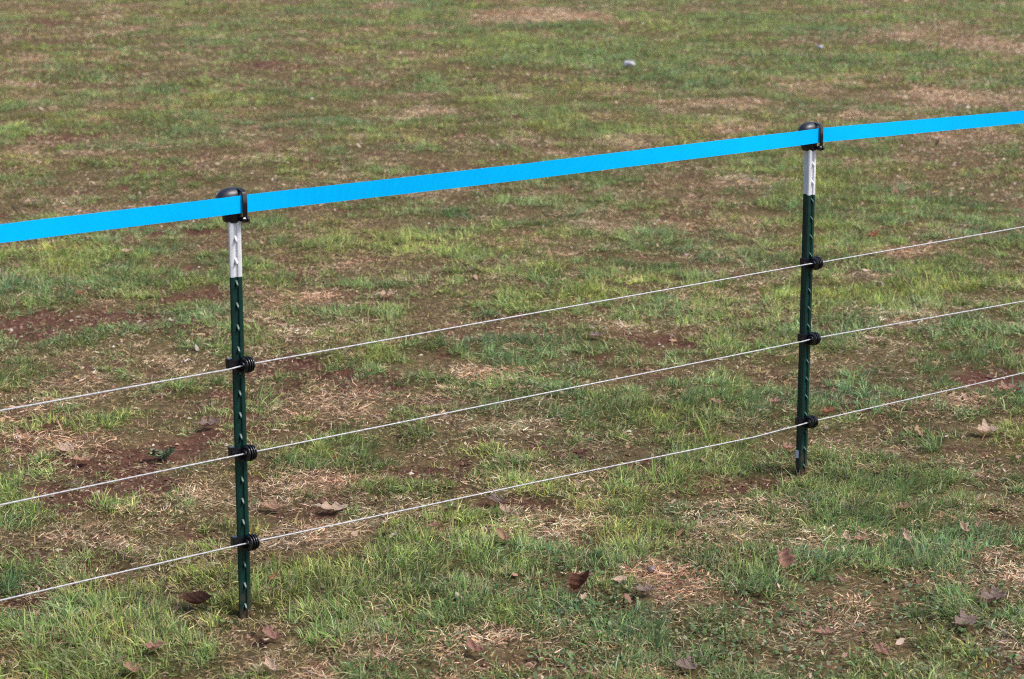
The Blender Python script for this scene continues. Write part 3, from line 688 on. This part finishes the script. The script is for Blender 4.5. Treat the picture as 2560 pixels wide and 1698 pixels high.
def insulator_meshes():
    # clip that wraps the flange of the post; origin at the wire height
    bm = bmesh.new()
    bm_box(bm, Vector((-0.004, FACE - 0.0060, -0.004)), (0.040, 0.0055, 0.034), 0.0012)          # plate on the face
    bm_box(bm, Vector((-0.0285, FACE - 0.002, 0.0050)), (0.0165, 0.0150, 0.0240), 0.0012)        # wing hooked round one flange
    bm_box(bm, Vector((-0.0180, FACE + 0.0085, 0.0045)), (0.0200, 0.0045, 0.0205), 0.0010)
    bm_box(bm, Vector((0.0185, FACE + 0.0005, -0.002)), (0.0075, 0.0150, 0.020), 0.0015)         # hook on the other flange
    bm_box(bm, Vector((0.0065, FACE - 0.0125, -0.0015)), (0.020, 0.012, 0.022), 0.0020)          # neck to the barrel
    clip = mesh_from_bm('clip', bm, M_BLACK, 35)
    # ribbed barrel, axis along the wire
    bm = bmesh.new()
    prof = [(-0.0130, 0.0060), (-0.0130, 0.0135)]
    x = -0.0125
    for k, r in enumerate((0.0195, 0.0205, 0.0200, 0.0180)):
        prof += [(x, 0.0150), (x + 0.0008, r - 0.0006), (x + 0.0014, r), (x + 0.0028, r), (x + 0.0035, r - 0.0006), (x + 0.0042, 0.0150), (x + 0.0058, 0.0148)]
        x += 0.0064
    prof += [(x, 0.0105), (x + 0.0010, 0.0060)]
    bm_lathe(bm, prof, 28, Matrix.Translation((0.0085, FACE - 0.0205, 0.0)))
    bmesh.ops.recalc_face_normals(bm, faces=bm.faces)
    barrel = mesh_from_bm('barrel', bm, M_BLACK, 30)
    # hooked lip that keeps the wire in
    bm = bmesh.new()
    pts = []
    for k in range(9):
        t = math.pi * (0.05 + 1.05 * k / 8)
        pts.append(Vector((-0.0065, FACE - 0.0205 + 0.0085 * math.cos(t) * -1, 0.0085 * math.sin(t) - 0.001)))
    def tube(i, p):
        t = (pts[min(i + 1, 8)] - pts[max(i - 1, 0)]).normalized(); u = Vector((1, 0, 0)); v = t.cross(u)
        return [p + (u * math.cos(a) + v * math.sin(a)) * 0.0026 for a in (2 * math.pi * j / 8 for j in range(8))]
    bm_sweep(bm, pts, tube); bmesh.ops.recalc_face_normals(bm, faces=bm.faces)
    lip = mesh_from_bm('lip', bm, M_BLACK, 60)
    bm = bmesh.new()
    bm_lathe(bm, [(-0.021, 0.0022), (-0.0205, 0.0030), (0.0215, 0.0030), (0.0225, 0.0020)], 10,
             Matrix.Translation((0.0085, FACE - 0.0205, 0.0135)))
    bmesh.ops.recalc_face_normals(bm, faces=bm.faces)
    pin = mesh_from_bm('pin', bm, M_BLACK, 35)
    return clip, barrel, lip

CAP = cap_meshes(); INS = insulator_meshes()
WHITE_Z = 0.8385
SHAFT = shaft_mesh('shaft', -0.35, WHITE_Z, M_GREEN); TIP = shaft_mesh('white_tip', WHITE_Z, 1.012, M_WHITE)
STUD_G = stud_mesh(solid_mat('green stud enamel', (0.004, 0.034, 0.027), (0.010, 0.055, 0.045), 60, 0.38, 0.45), 'stud')
STUD_W = stud_mesh(solid_mat('white stud enamel', (0.60, 0.60, 0.63), (0.72, 0.72, 0.74), 60, 0.45, 0.4), 'stud')

def make_post(loc, label, wires, stud0, turn=0.0, sticker=False):
    root = empty('fence_post', loc, FENCE_RZ)
    tag(root, label, 'fence post', 'studded metal posts of the fence')
    rt = (0, 0, turn); link('shaft', SHAFT, root, rot=rt); link('white_tip', TIP, root, rot=rt)
    z = stud0
    while z > -0.02:
        if all(abs(z - w) > 0.012 for w in wires):
            link('stud', STUD_W if z > WHITE_Z else STUD_G, root, (0, 0, z), rt)
        z -= 0.0535
    cap = link('cap', CAP[0], root); tag(cap, 'black plastic safety cap clamped over the tape')
    link('dome', CAP[1], cap); link('strap', CAP[2], cap); link('hinge', CAP[3], cap)
    for w in wires:
        c = link('insulator', INS[0], root, (0, 0, w))
        link('barrel', INS[1], c); link('lip', INS[2], c)
    if sticker:
        bm = bmesh.new(); bm_box(bm, Vector((-0.0036, 0.0098, 0.052)), (0.0008, 0.0110, 0.024))
        link('sticker', mesh_from_bm('sticker', bm, M_STICK), root)
    return root

W1 = [(-5.0, .612), (-1.9696, .612), (-.045, .6245), (.005, .6285), (1.95, .6395), (1.99, .638), (3.939, .645), (8.0, .640)]
W2 = [(-5.0, .399), (-1.9696, .399), (-.045, .411), (.005, .4115), (1.93, .4105), (1.975, .4125), (3.939, .380), (8.0, .400)]
W3 = [(-5.0, .188), (-1.9696, .188), (0, .1875), (1.2, .1655), (1.73, .1536), (1.92, .157), (1.975, .159), (3.939, .152), (8.0, .165)]
def wz(W, s): return float(np.interp(s, [p[0] for p in W], [p[1] for p in W]))

make_post(P1, 'nearer green metal post with white tip, left of the two', [wz(W, 0.005) for W in (W1, W2, W3)], 0.9305, R(-13))
make_post(P2, 'farther green metal post with white tip and pale sticker near the ground', [wz(W, SPAN) for W in (W1, W2, W3)], 0.9285, 0.0, True)

# wires: a twisted white strand through the barrels
def make_wire(W, label):
    r = 0.0018; bm = bmesh.new()
    ss = []
    for (a, _), (b, _) in zip(W[:-1], W[1:]):
        k = max(1, int((b - a) / (0.006 if -1.97 <= a < 3.93 else 0.05))); ss += list(np.linspace(a, b, k, endpoint=False))
    ss.append(W[-1][0])
    off = 0.0330
    n = 8
    def ring(i, s):
        c = P1 + AX * (s + 0.0) + NX * (off + 0.0010 * math.sin(s * 5.1)) + Vector((0, 0, wz(W, s)))
        tw = s * 260
        out = []
        for k in range(n):
            a = 2 * math.pi * k / n
            rr = r * (1 + 0.20 * math.cos(3 * a - tw))
            out.append(c + NX * (rr * math.cos(a)) + Vector((0, 0, rr * math.sin(a))))
        return out
    bm_sweep(bm, ss, ring); bmesh.ops.recalc_face_normals(bm, faces=bm.faces)
    o = link('fence_wire', mesh_from_bm('fence_wire', bm, M_WIRE, 80))
    return tag(o, label, 'wire', 'thin white wires strung between the posts')
make_wire(W1, 'topmost of the three thin white wires, just below the blue tape')
make_wire(W2, 'middle one of the three thin white wires')
make_wire(W3, 'lowest of the three thin white wires, nearest the grass')

# tape: a flat woven band, 42 mm high
TAPE = [(-5.0, 1.0120), (-1.9696, 1.0115), (-0.6, 1.0110), (-.05, 1.0120), (.03, 1.0132), (.85, 1.0098), (1.87, 1.0112), (2.0, 1.0128), (2.93, .9945), (3.939, .9745), (8.0, .990)]
def make_tape():
    bm = bmesh.new(); ss = np.linspace(-5.0, 8.0, 900); th = 0.0006
    def ring(i, s):
        z = float(np.interp(s, [p[0] for p in TAPE], [p[1] for p in TAPE]))
        near = min(abs(s), abs(s - SPAN), abs(s + SPAN), abs(s - 2 * SPAN))
        off = 0.0272 + 0.0015 * math.sin(s * 3.3) * min(1, near / 0.3)
        tilt = 0.0020 * math.sin(s * 2.1 + 0.6) * min(1, near / 0.2)
        hh = 0.0208 + 0.0005 * math.sin(s * 1.7)
        out = []
        for v, t in ((-1, -th), (-1, th), (-.5, th), (0, th), (.5, th), (1, th), (1, -th), (.5, -th), (0, -th), (-.5, -th)):
            ed = 0.00012 * math.sin(s * 900 + v) if abs(v) == 1 else 0
            out.append(P1 + AX * s + NX * (off + t + tilt * v) + Vector((0, 0, z + hh * v + ed)))
        return out
    bm_sweep(bm, ss, ring); bmesh.ops.recalc_face_normals(bm, faces=bm.faces)
    o = link('fence_tape', mesh_from_bm('fence_tape', bm, M_TAPE, 40))
    tag(o, 'wide bright blue tape stretched along the tops of the posts', 'tape')
make_tape()

# ------------------------------------------------------------------ fallen leaves
def leaf_mat(name, c1, c2):
    m, nt, b, o = new_mat(name)
    co = obj_coord(nt)
    n = noise_node(nt, 45, 5, 0.7, co); r = ramp(nt, n.outputs['Fac'], [(0.3, c1), (0.7, c2)])
    w = nt.nodes.new('ShaderNodeTexWave'); w.inputs['Scale'].default_value = 28; w.inputs['Distortion'].default_value = 1.2; w.bands_direction = 'DIAGONAL'
    nt.links.new(co, w.inputs['Vector'])
    bu = nt.nodes.new('ShaderNodeBump'); bu.inputs['Strength'].default_value = 0.5; bu.inputs['Distance'].default_value = 0.002
    nt.links.new(w.outputs['Fac'], bu.inputs['Height']); nt.links.new(bu.outputs['Normal'], b.inputs['Normal'])
    nt.links.new(r.outputs['Color'], b.inputs['Base Color']); b.inputs['Roughness'].default_value = 0.6; b.inputs['Specular IOR Level'].default_value = 0.3
    tr = nt.nodes.new('ShaderNodeBsdfTranslucent'); nt.links.new(r.outputs['Color'], tr.inputs['Color'])
    mx = nt.nodes.new('ShaderNodeMixShader'); mx.inputs['Fac'].default_value = 0.12
    nt.links.new(b.outputs[0], mx.inputs[1]); nt.links.new(tr.outputs[0], mx.inputs[2]); nt.links.new(mx.outputs[0], o.inputs['Surface'])
    return m
LM = {'tan': leaf_mat('tan leaf', (0.416, 0.247, 0.156), (0.598, 0.403, 0.286)), 'pale': leaf_mat('pale leaf', (0.546, 0.403, 0.286), (0.728, 0.572, 0.442)),
      'brown': leaf_mat('brown leaf', (0.130, 0.058, 0.039), (0.260, 0.124, 0.078)), 'pink': leaf_mat('pinkish leaf', (0.390, 0.208, 0.156), (0.546, 0.338, 0.260)),
      'orange': leaf_mat('orange leaf', (0.34, 0.14, 0.075), (0.46, 0.22, 0.12)), 'grey': leaf_mat('grey leaf', (0.24, 0.17, 0.14), (0.38, 0.285, 0.24)),
      'red': leaf_mat('red leaf', (0.30, 0.075, 0.04), (0.42, 0.13, 0.07))}

def leaf_mesh(kind, size, curl, fold, r):
    nl, ncr = 28, 6
    bm = bmesh.new(); V = []
    ph = r.random() * 6
    for i in range(nl + 1):
        t = i / nl
        env = math.sin(math.pi * min(1, t * 1.02 + 0.02) ** 0.85) ** 0.7 if t < 0.99 else 0.02
        if kind == 'oak': w = 0.34 * env * (0.72 + 0.28 * math.cos(t * 2 * math.pi * 2.7 + ph)) + 0.03 * (1 - t)
        elif kind == 'star': w = 0.46 * env * (0.45 + 0.55 * abs(math.cos(t * math.pi * 2.6 + ph))) + 0.02
        else: w = 0.26 * env + 0.01
        row = []
        for j in range(-ncr // 2, ncr // 2 + 1):
            v = j / (ncr / 2)
            wl = w * (1 + 0.12 * math.sin(7 * t + ph * 2) * (1 if v > 0 else -1))
            x = (t - 0.5) + (0.07 * abs(v) if kind != 'plain' else 0); y = wl * v
            z = abs(y) * fold + curl * ((t - 0.45) ** 2 * 1.6 + y * y * 2.2) + 0.02 * math.sin(9 * t + 5 * v + ph)
            row.append(bm.verts.new(Vector((x, y, z)) * size))
        V.append(row)
    for a, b in zip(V[:-1], V[1:]):
        for k in range(ncr):
            bm.faces.new((a[k], a[k + 1], b[k + 1], b[k]))
    g = bmesh.ops.solidify(bm, geom=bm.faces[:], thickness=0.0006)
    me = bpy.data.meshes.new('fallen_leaf'); bm.normal_update(); bm.to_mesh(me); bm.free()
    me.polygons.foreach_set('use_smooth', [True] * len(me.polygons))
    return me

def make_leaf(px, py, wpx, colour, kind, label, rot, curl=0.5, fold=0.25, tilt=(0.22, 0.05), lift=0.015):
    r = random.Random(int(px * 7 + py))
    x, y = ground_at(px, py, 0.02); x, y = float(x), float(y)
    size = wpx * (2560 / 2364) * math.hypot(y, 1.8) / CAM_F * 1.12
    o = link('fallen_leaf', leaf_mesh(kind, size, curl, fold, r))
    o.data.materials.append(LM[colour])
    o.location = (x, y, float(ground_z(x, y)[0]) + lift)
    o.rotation_mode = 'ZYX'; o.rotation_euler = (tilt[0], tilt[1], R(rot))
    tag(o, label, 'leaf', 'fallen leaves lying on the turf')
    # stalk
    bm = bmesh.new(); L = 0.22 * size
    pts = [Vector((-0.48 * size - L * k / 4, 0.03 * size * math.sin(k * .8), size * curl * 0.36 + 0.02 * size * k)) for k in range(5)]
    bm_sweep(bm, pts, lambda i, p: [p + Vector((0, math.cos(a), math.sin(a))) * (0.0011 - 0.00012 * i) for a in (0, 1.26, 2.51, 3.77, 5.03)])
    link('stalk', mesh_from_bm('stalk', bm, LM[colour]), o)
    return o

for a in LEAVES: make_leaf(*a)

# a dark seed pod on the straw
def make_pod():
    x, y = ground_at(1503, 1313, 0.02); bm = bmesh.new()
    bm_lathe(bm, [(-0.0125, 0.001), (-0.011, 0.005), (-0.006, 0.0088), (0, 0.0098), (0.006, 0.0085), (0.010, 0.0052), (0.0125, 0.0028), (0.016, 0.0012)], 14, Matrix.Identity(4))
    o = link('seed_pod', mesh_from_bm('seed_pod', bm, solid_mat('pod', (0.09, 0.065, 0.07), (0.16, 0.12, 0.125), 120, 0.6), 50))
    o.location = (float(x), float(y), float(ground_z(x, y)[0]) + 0.018); o.rotation_euler = (0.3, -0.5, 0.5)
    tag(o, 'small dark rounded pod on straw right of the dark cupped leaf', 'seed pod')
    bm = bmesh.new(); bm_lathe(bm, [(0.013, 0.0016), (0.022, 0.0011), (0.030, 0.0008)], 6, Matrix.Identity(4))
    link('stalk', mesh_from_bm('stalk', bm, LM['brown']), o)
make_pod()

# weed with lobed grey-green leaves left of the nearer post
def make_weed(px, py, label, size, seed, cols):
    r = random.Random(seed)
    x, y = ground_at(px, py, 0.01); x, y = float(x), float(y)
    root = empty('weed_plant', (x, y, float(ground_z(x, y)[0]) + 0.006)); tag(root, label, 'weed')
    m = leaf_mat('weed leaf', *cols)
    base = leaf_mesh('oak', size, 0.5, 0.25, r); base.materials.append(m)
    for k in range(11):
        a = k * 2.4 + r.random() * .5; rad = size * (0.35 + 0.5 * r.random())
        o = link('leaf', base, root, (rad * math.cos(a), rad * math.sin(a), 0.008 + 0.016 * r.random()), (0.3 * r.uniform(-1, 1), -0.25 + 0.2 * r.uniform(-1, 1), a))
        s = r.uniform(.6, 1.1); o.scale = (s, s, s)
    bm = bmesh.new(); bm_lathe(bm, [(-0.01, 0.004), (0.006, 0.003), (0.014, 0.0015)], 8, Matrix.Rotation(-math.pi / 2, 4, 'Y'))
    link('stem', mesh_from_bm('stem', bm, m), root)
make_weed(375, 1050, 'grey green lobed weed on bare soil left of the nearer post', 0.042, 3, ((0.11, 0.16, 0.085), (0.20, 0.25, 0.15)))

# scraps of white litter beyond the tape
def make_scrap(px, py, wpx, label, seed, flat=0.5):
    r = random.Random(seed)
    x, y = ground_at(px, py, 0.01); x, y = float(x), float(y)
    s = wpx * 2560 / 2364 * y / CAM_F
    bm = bmesh.new(); bmesh.ops.create_icosphere(bm, subdivisions=3, radius=0.5)
    for v in bm.verts:
        c = v.co.copy(); k = 1 + 0.16 * math.sin(c.x * 9 + seed) * math.cos(c.y * 8 + 2 * seed) + 0.12 * math.sin(c.z * 13 + c.x * 7) + r.uniform(-.07, .07)
        v.co = Vector((c.x * k * s, c.y * k * s * 0.7, c.z * k * s * flat))
    o = link('litter_scrap', mesh_from_bm('litter_scrap', bm, M_PAPER)); o.location = (x, y, float(ground_z(x, y)[0]) + s * flat * 0.42 + 0.02)
    tag(o, label, 'litter', 'white scraps in the far grass')
make_scrap(1451, 160, 27, 'larger crumpled white scrap on dark green grass beyond the tape', 3, 0.52)
make_scrap(1893, 116, 16, 'smaller white scrap far off toward the upper right', 8, 0.5)
